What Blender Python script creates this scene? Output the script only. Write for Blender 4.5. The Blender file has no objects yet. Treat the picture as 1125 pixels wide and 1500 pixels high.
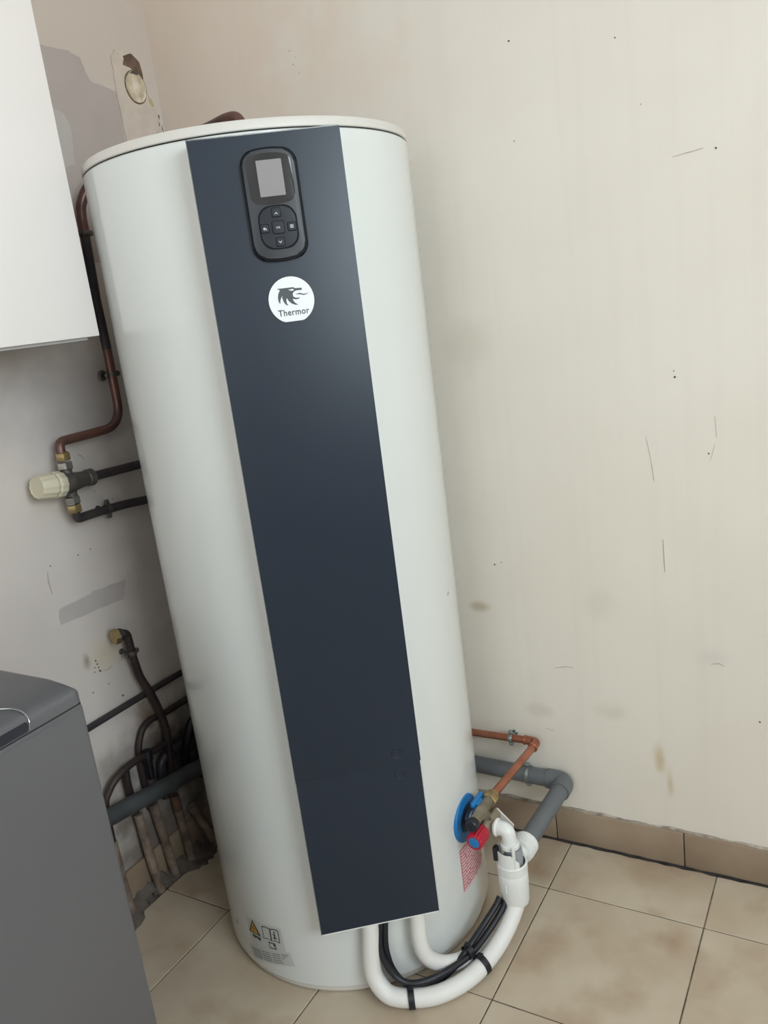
import bpy, bmesh, math, random
from mathutils import Vector, Matrix
from mathutils.geometry import tessellate_polygon
random.seed(7)
SC = bpy.context.scene
COL = SC.collection
PI = math.pi

# ------------------------------------------------------------------ camera
def camera():
    f, yaw, pitch, roll = 1214.63, 0.5516, 0.2454, -0.1292
    fwd = Vector((-math.sin(yaw)*math.cos(pitch), math.cos(yaw)*math.cos(pitch), -math.sin(pitch)))
    right = Vector((math.cos(yaw), math.sin(yaw), 0)); up = right.cross(fwd)
    r2 = right*math.cos(roll) + up*math.sin(roll); u2 = -right*math.sin(roll) + up*math.cos(roll)
    cd = bpy.data.cameras.new('camera'); co = bpy.data.objects.new('camera', cd); COL.objects.link(co)
    M = Matrix((r2, u2, -fwd)).transposed().to_4x4(); M.translation = (0.6153, -1.4923, 1.3127)
    co.matrix_world = M
    cd.sensor_fit = 'VERTICAL'; cd.sensor_height = 36.0; cd.lens = 36.0*f/1500.0
    cd.clip_start = 0.02
    SC.camera = co
camera()

# ------------------------------------------------------------------ world, light, exposure
w = bpy.data.worlds.new('world'); SC.world = w; w.use_nodes = True
bg = w.node_tree.nodes['Background']; bg.inputs['Color'].default_value = (0.80, 0.90, 1.0, 1); bg.inputs['Strength'].default_value = 1.5
def area(name, loc, rot, sx, sy, power, color):
    ld = bpy.data.lights.new(name, 'AREA'); ld.shape = 'RECTANGLE'; ld.size = sx; ld.size_y = sy
    ld.energy = power; ld.color = color
    o = bpy.data.objects.new(name, ld); COL.objects.link(o); o.location = loc; o.rotation_euler = rot
    return o
# daylight entering through the window in the wall opposite the cabinet
area('window_daylight', (2.29, -1.70, 1.90), (0, math.radians(90), 0), 1.10, 1.50, 62, (0.84, 0.945, 1.0))
# added fill light at a made-up window behind the viewer
area('rear_fill_light', (.45, -3.27, 1.65), (math.radians(90), 0, 0), .92, 1.10, 12, (0.90, 0.96, 1.0))
SC.view_settings.view_transform = 'Standard'; SC.view_settings.look = 'None'
SC.view_settings.exposure = -0.2; SC.view_settings.gamma = 1.0; SC.view_settings.use_curve_mapping = False

# ------------------------------------------------------------------ helpers
def lin(c):
    return tuple((v/255/12.92 if v/255 <= .04045 else ((v/255+.055)/1.055)**2.4) for v in c) + (1,)
MATS = {}
def mat(name, rgb, rough=.5, metal=0.0, var=0.0, vscale=8.0, rgb2=None, bump=0.0, bscale=60.0, spec=.5, coat=0.0, stretch=None, trans=0.0):
    """Principled material whose colour wanders between rgb and rgb2 over a noise."""
    if name in MATS: return MATS[name]
    m = bpy.data.materials.new(name); m.use_nodes = True; nt = m.node_tree; b = nt.nodes['Principled BSDF']
    b.inputs['Roughness'].default_value = rough; b.inputs['Metallic'].default_value = metal
    b.inputs['Specular IOR Level'].default_value = spec; b.inputs['Coat Weight'].default_value = coat
    b.inputs['Transmission Weight'].default_value = trans
    tc = nt.nodes.new('ShaderNodeTexCoord')
    mp = nt.nodes.new('ShaderNodeMapping'); nt.links.new(tc.outputs['Object'], mp.inputs['Vector'])
    if stretch: mp.inputs['Scale'].default_value = stretch
    n = nt.nodes.new('ShaderNodeTexNoise'); n.inputs['Scale'].default_value = vscale; n.inputs['Detail'].default_value = 5
    nt.links.new(mp.outputs['Vector'], n.inputs['Vector'])
    r = nt.nodes.new('ShaderNodeValToRGB')
    c1 = lin(rgb); c2 = lin(rgb2) if rgb2 else tuple(v*(1-var) for v in c1[:3]) + (1,)
    r.color_ramp.elements[0].position = .35; r.color_ramp.elements[1].position = .68
    r.color_ramp.elements[0].color = c2; r.color_ramp.elements[1].color = c1
    nt.links.new(n.outputs['Fac'], r.inputs['Fac']); nt.links.new(r.outputs['Color'], b.inputs['Base Color'])
    if bump > 0:
        n2 = nt.nodes.new('ShaderNodeTexNoise'); n2.inputs['Scale'].default_value = bscale; n2.inputs['Detail'].default_value = 6
        nt.links.new(mp.outputs['Vector'], n2.inputs['Vector'])
        bp = nt.nodes.new('ShaderNodeBump'); bp.inputs['Strength'].default_value = bump; bp.inputs['Distance'].default_value = .004
        nt.links.new(n2.outputs['Fac'], bp.inputs['Height']); nt.links.new(bp.outputs['Normal'], b.inputs['Normal'])
    MATS[name] = m
    return m

def stained_shaded(m, spots):
    """Adds soft blots to a material, real stains as well as painted shade: (centre, radii, colour, strength)."""
    nt = m.node_tree; b = nt.nodes['Principled BSDF']
    src = b.inputs['Base Color'].links[0].from_socket
    geo = nt.nodes.new('ShaderNodeTexCoord')
    nz = nt.nodes.new('ShaderNodeTexNoise'); nz.inputs['Scale'].default_value = 14; nz.inputs['Detail'].default_value = 4
    nt.links.new(geo.outputs['Object'], nz.inputs['Vector'])
    for c, rad, colr, k in spots:
        s = nt.nodes.new('ShaderNodeVectorMath'); s.operation = 'SUBTRACT'; s.inputs[1].default_value = c
        nt.links.new(geo.outputs['Object'], s.inputs[0])
        d = nt.nodes.new('ShaderNodeVectorMath'); d.operation = 'DIVIDE'; d.inputs[1].default_value = rad
        nt.links.new(s.outputs[0], d.inputs[0])
        l = nt.nodes.new('ShaderNodeVectorMath'); l.operation = 'LENGTH'; nt.links.new(d.outputs[0], l.inputs[0])
        a = nt.nodes.new('ShaderNodeMath'); a.operation = 'MULTIPLY_ADD'; a.inputs[1].default_value = 1.3; 
        nt.links.new(nz.outputs['Fac'], a.inputs[0]); nt.links.new(l.outputs['Value'], a.inputs[2])
        mr = nt.nodes.new('ShaderNodeMapRange'); mr.interpolation_type = 'SMOOTHSTEP'
        mr.inputs['From Min'].default_value = 1.75; mr.inputs['From Max'].default_value = .75
        mr.inputs['To Min'].default_value = 0; mr.inputs['To Max'].default_value = k
        nt.links.new(a.outputs[0], mr.inputs['Value'])
        mx = nt.nodes.new('ShaderNodeMix'); mx.data_type = 'RGBA'
        nt.links.new(mr.outputs['Result'], mx.inputs['Factor']); nt.links.new(src, mx.inputs[6]); mx.inputs[7].default_value = lin(colr)
        src = mx.outputs[2]
    nt.links.new(src, b.inputs['Base Color'])

def obj(name, bm, m, parent=None, label=None, smooth=35):
    me = bpy.data.meshes.new(name)
    bmesh.ops.recalc_face_normals(bm, faces=bm.faces[:])
    bm.to_mesh(me); bm.free()
    if smooth:
        me.polygons.foreach_set('use_smooth', [True]*len(me.polygons)); me.set_sharp_from_angle(angle=math.radians(smooth))
    me.materials.append(m)
    o = bpy.data.objects.new(name, me); COL.objects.link(o)
    if parent is not None: adopt(o, parent)
    if label: o['label'] = label
    return o
BASE = {}
def base_of(o):
    return BASE.get(o.name, Vector((0, 0, 0)))
def adopt(o, parent):
    o.parent = parent; o.matrix_parent_inverse = Matrix.Translation(-base_of(parent))
def thing(name, label, cat, loc=(0, 0, 0), group=None):
    e = bpy.data.objects.new(name, None); COL.objects.link(e); e.location = loc; e.empty_display_size = .05
    BASE[e.name] = Vector(loc)
    tag(e, label, cat, group); return e
def tag(o, label, cat, group=None):
    o['label'] = label; o['category'] = cat
    if group: o['group'] = group
    return o
def struct(o, label=None):
    o['kind'] = 'structure'
    if label: o['label'] = label
    return o

def box(bm, lo, hi, bev=0.0, seg=2):
    r = bmesh.ops.create_cube(bm, size=1.0); vs = r['verts']
    for v in vs:
        v.co = Vector([lo[i] + (v.co[i]+.5)*(hi[i]-lo[i]) for i in range(3)])
    if bev > 0:
        es = list({e for v in vs for e in v.link_edges})
        bmesh.ops.bevel(bm, geom=es, offset=bev, segments=seg, affect='EDGES', profile=.5)
    return bm
def newbox(lo, hi, bev=0.0, seg=2):
    return box(bmesh.new(), lo, hi, bev, seg)
def V(p): return Vector(p)
def fillet(pts, rad, n=7):
    pts = [V(p) for p in pts]; out = [pts[0]]
    for i in range(1, len(pts)-1):
        a, b, c = pts[i-1], pts[i], pts[i+1]
        u = (a-b); v = (c-b); k = min(rad, u.length*.49, v.length*.49)
        p0 = b + u.normalized()*k; p2 = b + v.normalized()*k
        for j in range(n+1):
            t = j/n; out.append(p0*(1-t)**2 + b*2*t*(1-t) + p2*t*t)
    out.append(pts[-1]); return out
def spline(pts, n=8):
    pts = [V(p) for p in pts]; P = [pts[0]*2-pts[1]] + pts + [pts[-1]*2-pts[-2]]; out = []
    for i in range(1, len(P)-2):
        a, b, c, d = P[i-1:i+3]
        for j in range(n):
            t = j/n
            out.append(.5*((2*b)+(c-a)*t+(2*a-5*b+4*c-d)*t*t+(3*b-a-3*c+d)*t**3))
    out.append(pts[-1]); return out
def tube(bm, pts, r, seg=18, caps=True, wob=0.0):
    pts = [V(p) for p in pts]; n = len(pts)
    q = [pts[0]]
    for p in pts[1:]:
        if (p-q[-1]).length > 1e-5: q.append(p)
    pts = q; n = len(pts)
    T = [(pts[min(i+1, n-1)]-pts[max(i-1, 0)]).normalized() for i in range(n)]
    ref = Vector((0, 0, 1)) if abs(T[0].z) < .9 else Vector((1, 0, 0))
    N = T[0].cross(ref).normalized(); rings = []
    for i in range(n):
        N = (N - T[i]*N.dot(T[i])).normalized(); B = T[i].cross(N)
        rr = (r[min(i, len(r)-1)] if isinstance(r, (list, tuple)) else r)*(1+random.uniform(-wob, wob))
        rings.append([bm.verts.new(pts[i] + (N*math.cos(2*PI*k/seg) + B*math.sin(2*PI*k/seg))*rr) for k in range(seg)])
    for i in range(n-1):
        for k in range(seg):
            bm.faces.new((rings[i][k], rings[i][(k+1) % seg], rings[i+1][(k+1) % seg], rings[i+1][k]))
    if caps: bm.faces.new(rings[0]); bm.faces.new(rings[-1][::-1])
    return bm
def frame(o, axis, ref=(0, 0, 1)):
    z = V(axis).normalized(); rf = V(ref)
    if abs(z.dot(rf)) > .95: rf = Vector((1, 0, 0))
    x = rf.cross(z).normalized(); y = z.cross(x)
    M = Matrix((x, y, z)).transposed().to_4x4(); M.translation = V(o); return M
def lathe(bm, prof, o=(0, 0, 0), axis=(0, 0, 1), seg=40, flute=0, fd=0.0):
    """prof: (radius, height along axis); flute: number of grip ribs"""
    M = frame(o, axis); rings = []
    for r, h in prof:
        if r < 1e-6: rings.append([bm.verts.new(M @ Vector((0, 0, h)))]); continue
        ring = []
        for k in range(seg):
            a = 2*PI*k/seg; rr = r + (fd*math.cos(a*flute) if flute else 0)
            ring.append(bm.verts.new(M @ Vector((rr*math.cos(a), rr*math.sin(a), h))))
        rings.append(ring)
    for A, B in zip(rings, rings[1:]):
        if len(A) == 1 and len(B) == 1: continue
        for k in range(seg):
            k2 = (k+1) % seg
            if len(A) == 1: bm.faces.new((A[0], B[k2], B[k]))
            elif len(B) == 1: bm.faces.new((A[k], A[k2], B[0]))
            else: bm.faces.new((A[k], A[k2], B[k2], B[k]))
    return bm
def cyl(bm, o, axis, r, h, seg=32, bev=0.0015):
    return lathe(bm, [(0, 0), (r-bev, 0), (r, bev), (r, h-bev), (r-bev, h), (0, h)], o, axis, seg)
def hexnut(bm, o, axis, r, h):
    return lathe(bm, [(0, 0), (r*.9, 0), (r, h*.12), (r, h*.88), (r*.9, h), (0, h)], o, axis, 6)
def torus(bm, o, axis, R, r, seg=28, s2=10):
    M = frame(o, axis); vs = [[bm.verts.new(M @ Vector(((R+r*math.cos(b))*math.cos(a), (R+r*math.cos(b))*math.sin(a), r*math.sin(b))))
          for b in [2*PI*j/s2 for j in range(s2)]] for a in [2*PI*k/seg for k in range(seg)]]
    for i in range(seg):
        for j in range(s2):
            bm.faces.new((vs[i][j], vs[(i+1) % seg][j], vs[(i+1) % seg][(j+1) % s2], vs[i][(j+1) % s2]))
    return bm
def prism(bm, poly, fr, d0, d1, bev=0.0):
    """poly in the (u, v) of fr = (origin, u, v, n), pushed from d0 to d1 along n"""
    o, u, v, n = fr
    A = [bm.verts.new(o+u*a+v*b+n*d0) for a, b in poly]; B = [bm.verts.new(o+u*a+v*b+n*d1) for a, b in poly]
    k = len(poly)
    if bev > 0: bm.faces.new(A[::-1]); fb = bm.faces.new(B)
    else:
        for t in tessellate_polygon([[Vector((a, b, 0)) for a, b in poly]]):
            bm.faces.new([A[i] for i in t]); bm.faces.new([B[i] for i in t])
    for i in range(k): bm.faces.new((A[i], A[(i+1) % k], B[(i+1) % k], B[i]))
    if bev > 0: bmesh.ops.bevel(bm, geom=list(fb.edges), offset=bev, segments=3, affect='EDGES', profile=.6)
    return bm
def rrect(x0, x1, y0, y1, r, n=6, bulge=0.0):
    out = []; cx = (x0+x1)/2; hw = (x1-x0)/2
    for (a, b, s) in ((x1-r, y1-r, 0), (x0+r, y1-r, 90), (x0+r, y0+r, 180), (x1-r, y0+r, 270)):
        for j in range(n+1):
            t = math.radians(s+90*j/n); out.append([a+r*math.cos(t), b+r*math.sin(t)])
    if bulge:
        full = []
        for i, p in enumerate(out):
            q = out[(i+1) % len(out)]
            full.append(p)
            if abs(p[1]-q[1]) < 1e-6 and abs(p[0]-q[0]) > r:
                for j in range(1, 8): full.append([p[0]+(q[0]-p[0])*j/8, p[1]])
        cy = (y0+y1)/2
        for p in full:
            k = bulge*(1-((p[0]-cx)/hw)**2); p[1] += k*(1 if p[1] > cy else -1)*min(1, abs(p[1]-cy)/((y1-y0)/2))
        out = full
    return out

# ------------------------------------------------------------------ materials
XW, YW = -0.90, 0.18
m_wallR = mat('wall_paint_beige', (233, 227, 217), .75, var=.0, rgb2=(227, 220, 209), vscale=2.2, bump=.05, bscale=35, spec=.3)
m_wallL = mat('wall_paint_grey', (218, 209, 203), .75, rgb2=(211, 202, 196), vscale=5, bump=.06, bscale=40, spec=.3)
m_ceil = mat('ceiling_paint', (236, 233, 228), .8, var=.03)
m_grout = mat('grout', (126, 110, 94), .9, rgb2=(70, 62, 56), vscale=25, bump=.3)
m_tile = mat('floor_tile_beige', (203, 190, 170), .36, rgb2=(187, 169, 147), vscale=5.5, bump=.03, bscale=20)
m_skirt = mat('skirting_tile_brown', (164, 146, 126), .4, rgb2=(142, 123, 104), vscale=6)
m_dirt = mat('black_grime', (58, 52, 50), .9, rgb2=(28, 26, 27), vscale=40, bump=.4)
m_cement = mat('rough_cement', (118, 108, 99), .95, rgb2=(68, 62, 60), vscale=22, bump=.8, bscale=50)
m_tank = mat('tank_white_enamel', (219, 222, 220), .18, var=.015, vscale=3, spec=.5, coat=.25)
m_plast = mat('white_plastic', (232, 234, 232), .32, var=.02)
m_base = mat('base_ring_plastic', (216, 212, 206), .45, var=.03)
m_black = mat('black_groove', (36, 36, 38), .7, var=.1)
m_panel = mat('slate_panel', (25, 38, 54), .33, var=.05, vscale=4, spec=.45)
m_ctl = mat('controller_grey', (46, 49, 55), .36, var=.05)
m_ctlrim = mat('controller_black', (12, 15, 21), .5, var=.05, spec=.15)
m_glass = mat('controller_window', (48, 49, 51), .12, var=.03)
m_lcd = mat('unlit_display', (146, 142, 144), .22, var=.02)
m_key = mat('key_rubber', (34, 39, 48), .45, var=.05, spec=.35)
m_icon = mat('icon_print', (188, 190, 194), .5, var=.02)
m_badge = mat('badge_white', (236, 238, 242), .4, var=.01)
m_logo = mat('logo_grey', (74, 80, 86), .5, var=.02)
m_copper = mat('new_copper', (198, 136, 112), .3, .9, rgb2=(168, 106, 84), vscale=18)
m_oldcu = mat('tarnished_copper', (140, 94, 80), .36, .35, rgb2=(84, 66, 64), vscale=7)
m_darkpipe = mat('blackened_pipe', (74, 66, 66), .48, .15, rgb2=(48, 46, 54), vscale=12)
m_brownpipe = mat('brown_painted_pipe', (72, 58, 54), .5, .2, rgb2=(46, 40, 42), vscale=14)
m_brass = mat('brass', (186, 164, 118), .36, .7, rgb2=(150, 130, 92), vscale=30)
m_chrome = mat('chrome', (205, 205, 205), .16, 1.0, var=.08)
m_dullbrass = mat('dull_nickel_brass', (168, 160, 144), .36, .75, rgb2=(126, 118, 104), vscale=25)
m_valve = mat('grey_cast_valve', (112, 106, 100), .46, .45, rgb2=(84, 80, 77), vscale=30)
m_steel = mat('zinc_steel', (170, 178, 178), .3, .95, var=.15)
m_pvc = mat('grey_pvc', (104, 108, 113), .42, var=.06, vscale=12)
m_pvcL = mat('dusty_grey_pvc', (78, 80, 83), .6, rgb2=(60, 61, 64), vscale=14)
m_stub = mat('dusty_beige_pipe', (152, 134, 118), .85, rgb2=(98, 84, 76), vscale=24, bump=.5)
m_knobc = mat('cream_plastic', (214, 206, 180), .45, var=.05)
m_blue = mat('blue_plastic', (18, 116, 182), .4, var=.05)
m_dblue = mat('dark_blue_rubber', (20, 36, 66), .45, var=.1)
m_red = mat('red_plastic', (176, 20, 50), .38, var=.08)
m_blk = mat('black_rubber', (22, 24, 34), .45, var=.1)
m_hose = mat('white_hose', (232, 231, 228), .5, var=.03, bump=.12, bscale=240)
m_clear = mat('grey_translucent_plastic', (150, 155, 158), .3, var=.1)
m_cab = mat('cabinet_white', (239, 233, 230), .4, var=.01)
m_cabb = mat('cabinet_carcass', (214, 214, 214), .5, var=.02)
m_wm = mat('washer_silver_grey', (101, 101, 105), .34, .2, var=.03, vscale=3)
m_wmd = mat('washer_recess_shade', (34, 38, 50), .4, var=.1)
m_stick = mat('sticker_silver_white', (196, 197, 196), .45, var=.02)
m_ink = mat('sticker_ink', (58, 60, 62), .6, var=.05)
m_amber = mat('warning_amber', (196, 146, 50), .5, var=.05)
m_pink = mat('red_printed_sticker', (204, 128, 138), .5, var=.06)
m_white = mat('print_white', (236, 222, 222), .5, var=.02)
m_plaster = mat('cream_plaster', (212, 198, 186), .9, rgb2=(203, 189, 176), vscale=30, bump=.3, bscale=50)
m_plasterw = mat('filler_plaster', (230, 220, 202), .9, rgb2=(190, 172, 144), vscale=45, bump=.6, bscale=70)
m_brown = mat('exposed_brown_brick', (128, 104, 86), .95, rgb2=(98, 78, 66), vscale=35, bump=.6)
m_gpatch = mat('bare_grey_patch', (186, 174, 168), .85, rgb2=(180, 168, 162), vscale=10, bump=.1)
m_lpatch = mat('light_scraped_patch', (192, 185, 180), .85, rgb2=(186, 178, 172), vscale=12)
m_scr = mat('scratch_grey', (158, 146, 136), .9, rgb2=(190, 180, 168), vscale=60)
m_spot = mat('dark_speck', (92, 84, 78), .9, var=.2)

stained_shaded(m_wallR, [((-.188, YW, .593), (.032, .1, .016), (186, 172, 146), .8), ((.217, YW, .262), (.018, .1, .045), (204, 186, 152), .95),
                  ((.236, YW, .205), (.013, .1, .055), (206, 190, 160), .9), ((-.15, YW, 1.20), (.07, .1, .08), (212, 204, 190), .5),
                  ((.10, YW, .62), (.05, .1, .05), (214, 208, 196), .45), ((.12, YW, .36), (.05, .1, .03), (210, 202, 188), .5),
                  ((-.06, YW, .34), (.04, .1, .02), (206, 198, 184), .5), ((.33, YW, .52), (.05, .1, .03), (216, 208, 202), .5),
                  ((-.75, YW, 1.95), (.55, .1, .7), (228, 210, 195), .9)])  # the last blot turns the wall pinker and darker towards the upper corner
stained_shaded(m_wallL, [((XW, -.16, .27), (.1, .30, .19), (46, 41, 40), .97), ((XW, -.235, .41), (.1, .05, .08), (128, 100, 74), .8),  # first blot mixes soot with the corner's shade, painted into the wall colour
                  ((XW, -.12, .85), (.1, .13, .40), (176, 168, 164), .6), ((XW, -.36, 1.01), (.1, .12, .07), (206, 196, 176), .5),  # first blot paints the heater's shade onto the wall
                  ((XW, -.33, .62), (.1, .07, .05), (212, 198, 170), .7), ((XW, -.374, .622), (.1, .015, .025), (150, 138, 130), .9),
                  ((XW, -.2, 1.20), (.1, .35, .16), (178, 174, 174), .6), ((XW, -.30, .12), (.1, .32, .20), (116, 106, 98), .9),  # shade below the cabinet painted in; then grime darkened for the low corner's shade
                  ((XW, .0, 2.0), (.1, .9, .55), (205, 191, 180), .95), ((XW, -.40, .33), (.1, .16, .12), (176, 166, 156), .6)])  # first blot darkens the upper wall in colour to offset the window light
# vertical brush streaks on the beige wall
def streaks(m):
    nt = m.node_tree; b = nt.nodes['Principled BSDF']; src = b.inputs['Base Color'].links[0].from_socket
    tc = nt.nodes.new('ShaderNodeTexCoord'); mp = nt.nodes.new('ShaderNodeMapping'); mp.inputs['Scale'].default_value = (38, 1, .9)
    nt.links.new(tc.outputs['Object'], mp.inputs['Vector'])
    n = nt.nodes.new('ShaderNodeTexNoise'); n.inputs['Scale'].default_value = 1.0; n.inputs['Detail'].default_value = 4
    nt.links.new(mp.outputs['Vector'], n.inputs['Vector'])
    mr = nt.nodes.new('ShaderNodeMapRange'); mr.inputs['From Min'].default_value = .5; mr.inputs['From Max'].default_value = .8; mr.inputs['To Max'].default_value = .22
    nt.links.new(n.outputs['Fac'], mr.inputs['Value'])
    mx = nt.nodes.new('ShaderNodeMix'); mx.data_type = 'RGBA'; mx.inputs[7].default_value = lin((216, 209, 198))
    nt.links.new(mr.outputs['Result'], mx.inputs['Factor']); nt.links.new(src, mx.inputs[6]); nt.links.new(mx.outputs[2], b.inputs['Base Color'])
streaks(m_wallR)

# ------------------------------------------------------------------ room shell
X1, Y0, ZC = 2.32, -3.3, 2.62
wallL = struct(obj('wall_left', newbox((XW-.12, Y0-.12, -.1), (XW, YW+.12, ZC)), m_wallL, smooth=0), 'grey plaster wall with stains and painted shade behind the pipes')
wallR = struct(obj('wall_right', newbox((XW, YW, -.1), (X1+.12, YW+.12, ZC)), m_wallR, smooth=0), 'beige painted wall with scratches and stains')
bm = bmesh.new(); rx0, rx1, rz0, rz1 = -.05, .95, 1.05, 2.25
box(bm, (XW, Y0-.12, -.1), (rx0, Y0, ZC)); box(bm, (rx1, Y0-.12, -.1), (X1+.12, Y0, ZC)); box(bm, (rx0, Y0-.12, -.1), (rx1, Y0, rz0)); box(bm, (rx0, Y0-.12, rz1), (rx1, Y0, ZC))
struct(obj('wall_rear', bm, m_wallR, smooth=0), 'beige wall behind the viewer')
bm = bmesh.new()
wy0, wy1, wz0, wz1 = -2.50, -.90, 1.30, 2.50
box(bm, (X1, Y0, -.1), (X1+.12, wy0, ZC)); box(bm, (X1, wy1, -.1), (X1+.12, YW, ZC)); box(bm, (X1, wy0, -.1), (X1+.12, wy1, wz0)); box(bm, (X1, wy0, wz1), (X1+.12, wy1, ZC))
struct(obj('wall_front', bm, m_wallR, smooth=0), 'beige wall that holds the window')
struct(obj('ceiling', newbox((XW-.12, Y0-.12, ZC), (X1+.12, YW+.12, ZC+.1)), m_ceil, smooth=0), 'plain white ceiling')
win = struct(obj('window_1', newbox((X1+.02, wy0, wz0-.03), (X1+.10, wy1, wz0)), m_plast, smooth=0), 'white framed window')
def bar(lo, hi): obj('window_frame', newbox(lo, hi, .004), m_plast, win)
bar((X1+.03, wy0, wz0), (X1+.08, wy0+.05, wz1)); bar((X1+.03, wy1-.05, wz0), (X1+.08, wy1, wz1)); bar((X1+.03, wy0+.05, wz1-.05), (X1+.08, wy1-.05, wz1))
bar((X1+.03, wy0+.05, wz0), (X1+.08, wy1-.05, wz0+.05)); bar((X1+.03, -1.73, wz0+.05), (X1+.08, -1.67, wz1-.05))
mg = bpy.data.materials.new('window_glass'); mg.use_nodes = True
mg.node_tree.nodes['Principled BSDF'].inputs['Transmission Weight'].default_value = 1; mg.node_tree.nodes['Principled BSDF'].inputs['Roughness'].default_value = 0
for a, b_ in ((wy0+.05, -1.73), (-1.67, wy1-.05)): obj('pane', newbox((X1+.053, a, wz0+.05), (X1+.057, b_, wz1-.05)), mg, win, smooth=0)

win2 = struct(obj('fill_window', newbox((rx0, Y0-.10, rz0-.03), (rx1, Y0-.02, rz0)), m_plast, smooth=0), 'small white framed window added for the fill light')  # added window, unseen, built around the rear fill light
for lo, hi in (((rx0, Y0-.08, rz0), (rx0+.05, Y0-.03, rz1)), ((rx1-.05, Y0-.08, rz0), (rx1, Y0-.03, rz1)), ((rx0+.05, Y0-.08, rz1-.05), (rx1-.05, Y0-.03, rz1)), ((rx0+.05, Y0-.08, rz0), (rx1-.05, Y0-.03, rz0+.05))):
    obj('window_frame', newbox(lo, hi, .004), m_plast, win2)
obj('pane', newbox((rx0+.05, Y0-.057, rz0+.05), (rx1-.05, Y0-.053, rz1-.05)), mg, win2, smooth=0)

# floor: mortar bed with every tile laid on it
floor = struct(obj('floor', newbox((XW, Y0, -.1), (X1, YW, -.0016)), m_grout, smooth=0), 'beige ceramic tile floor')
P_ = .33; G = .0013
TM = {}
def tile(x0, x1, y0, y1):
    key = (round(x1-x0, 4), round(y1-y0, 4))
    if key not in TM:
        bm = newbox((-(x1-x0)/2, -(y1-y0)/2, -.004), ((x1-x0)/2, (y1-y0)/2, 0), .0012, 1)
        me = bpy.data.meshes.new('tile'); bm.to_mesh(me); bm.free(); me.materials.append(m_tile); TM[key] = me
    o = bpy.data.objects.new('tile', TM[key]); COL.objects.link(o); o.location = ((x0+x1)/2, (y0+y1)/2, random.uniform(-.0003, .0002)); o.parent = floor
for i in range(-3, 8):
    for j in range(-10, 1):
        x0, x1 = i*P_+G, (i+1)*P_-G; y0, y1 = j*P_+G, (j+1)*P_-G
        x0 = max(x0, XW+.045); x1 = min(x1, X1); y0 = max(y0, Y0); y1 = min(y1, YW-.013)
        if x1-x0 > .03 and y1-y0 > .03: tile(x0, x1, y0, y1)
# vary the tile colour from tile to tile, with a brown bloom inside each tile
nt = m_tile.node_tree; b = nt.nodes['Principled BSDF']; src = b.inputs['Base Color'].links[0].from_socket
tc = nt.nodes.new('ShaderNodeTexCoord'); oi = nt.nodes.new('ShaderNodeObjectInfo')
ad = nt.nodes.new('ShaderNodeVectorMath'); ad.operation = 'ADD'; nt.links.new(tc.outputs['Object'], ad.inputs[0])
sc_ = nt.nodes.new('ShaderNodeVectorMath'); sc_.operation = 'SCALE'; sc_.inputs['Scale'].default_value = 7.0
nt.links.new(oi.outputs['Location'], sc_.inputs[0]); nt.links.new(sc_.outputs[0], ad.inputs[1])
nz = nt.nodes.new('ShaderNodeTexNoise'); nz.inputs['Scale'].default_value = 8; nz.inputs['Detail'].default_value = 3; nt.links.new(ad.outputs[0], nz.inputs['Vector'])
mr = nt.nodes.new('ShaderNodeMapRange'); mr.inputs['From Min'].default_value = .5; mr.inputs['From Max'].default_value = .75; mr.inputs['To Max'].default_value = .75
nt.links.new(nz.outputs['Fac'], mr.inputs['Value'])
mx = nt.nodes.new('ShaderNodeMix'); mx.data_type = 'RGBA'; mx.inputs[7].default_value = lin((164, 136, 112))
nt.links.new(mr.outputs['Result'], mx.inputs['Factor']); nt.links.new(src, mx.inputs[6]); nt.links.new(mx.outputs[2], b.inputs['Base Color'])

# tiled skirting along both walls
bbR = struct(obj('baseboard_right', newbox((XW, YW-.004, -.001), (X1, YW, .086)), m_grout, smooth=0), 'brown tile skirting along the beige wall')
x = -.035-.297*3
while x < X1:
    a, b_ = max(x+.0012, XW+.01), min(x+.297-.0012, X1)
    if b_-a > .02: obj('skirting_tile', newbox((a, YW-.011, .001), (b_, YW-.001, .088), .002, 2), m_skirt, bbR)
    x += .297
bbL = struct(obj('baseboard_left', newbox((XW, Y0, -.001), (XW+.004, YW-.012, .086)), m_grout, smooth=0), 'brown tile skirting along the grey wall')
y = -.03
while y > Y0:
    a, b_ = max(y-.297+.0012, Y0), y-.0012
    obj('skirting_tile', newbox((XW+.001, a, .001), (XW+.011, b_, .092), .002, 2), m_skirt, bbL); y -= .297
# grime in the open joint along the beige wall
bm = bmesh.new(); n = 160
prev = None
for i in range(n+1):
    xx = XW+.05 + (X1-XW-.05)*i/n; wd = random.uniform(.0, .0035); h = random.uniform(.0, .0016)
    cur = [bm.verts.new((xx, YW-.0105, .0045+h)), bm.verts.new((xx, YW-.0145, .0015+h)), bm.verts.new((xx, YW-.014-wd, .0003)), bm.verts.new((xx, YW-.0105, -.002))]
    if prev:
        for k in range(4): bm.faces.new((prev[k], prev[(k+1) % 4], cur[(k+1) % 4], cur[k]))
    prev = cur
gr = obj('joint_grime', bm, m_dirt, floor)
bm = bmesh.new(); prev = None
for i in range(260):
    xx = XW+.02 + (1.4-XW)*i/259; h = .0012+.0010*math.sin(xx*31)+.0007*math.sin(xx*83+1)+random.uniform(0, .0011); d_ = .0045+.002*math.sin(xx*47)+random.uniform(0, .0018)
    cur = [bm.verts.new((xx, YW-.0002, .0885+h*1.6)), bm.verts.new((xx, YW-d_, .0880+h*.4)), bm.verts.new((xx, YW-d_, .0860)), bm.verts.new((xx, YW-.0002, .0860))]
    if prev:
        for k in range(4): bm.faces.new((prev[k], prev[(k+1) % 4], cur[(k+1) % 4], cur[k]))
    prev = cur
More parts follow.
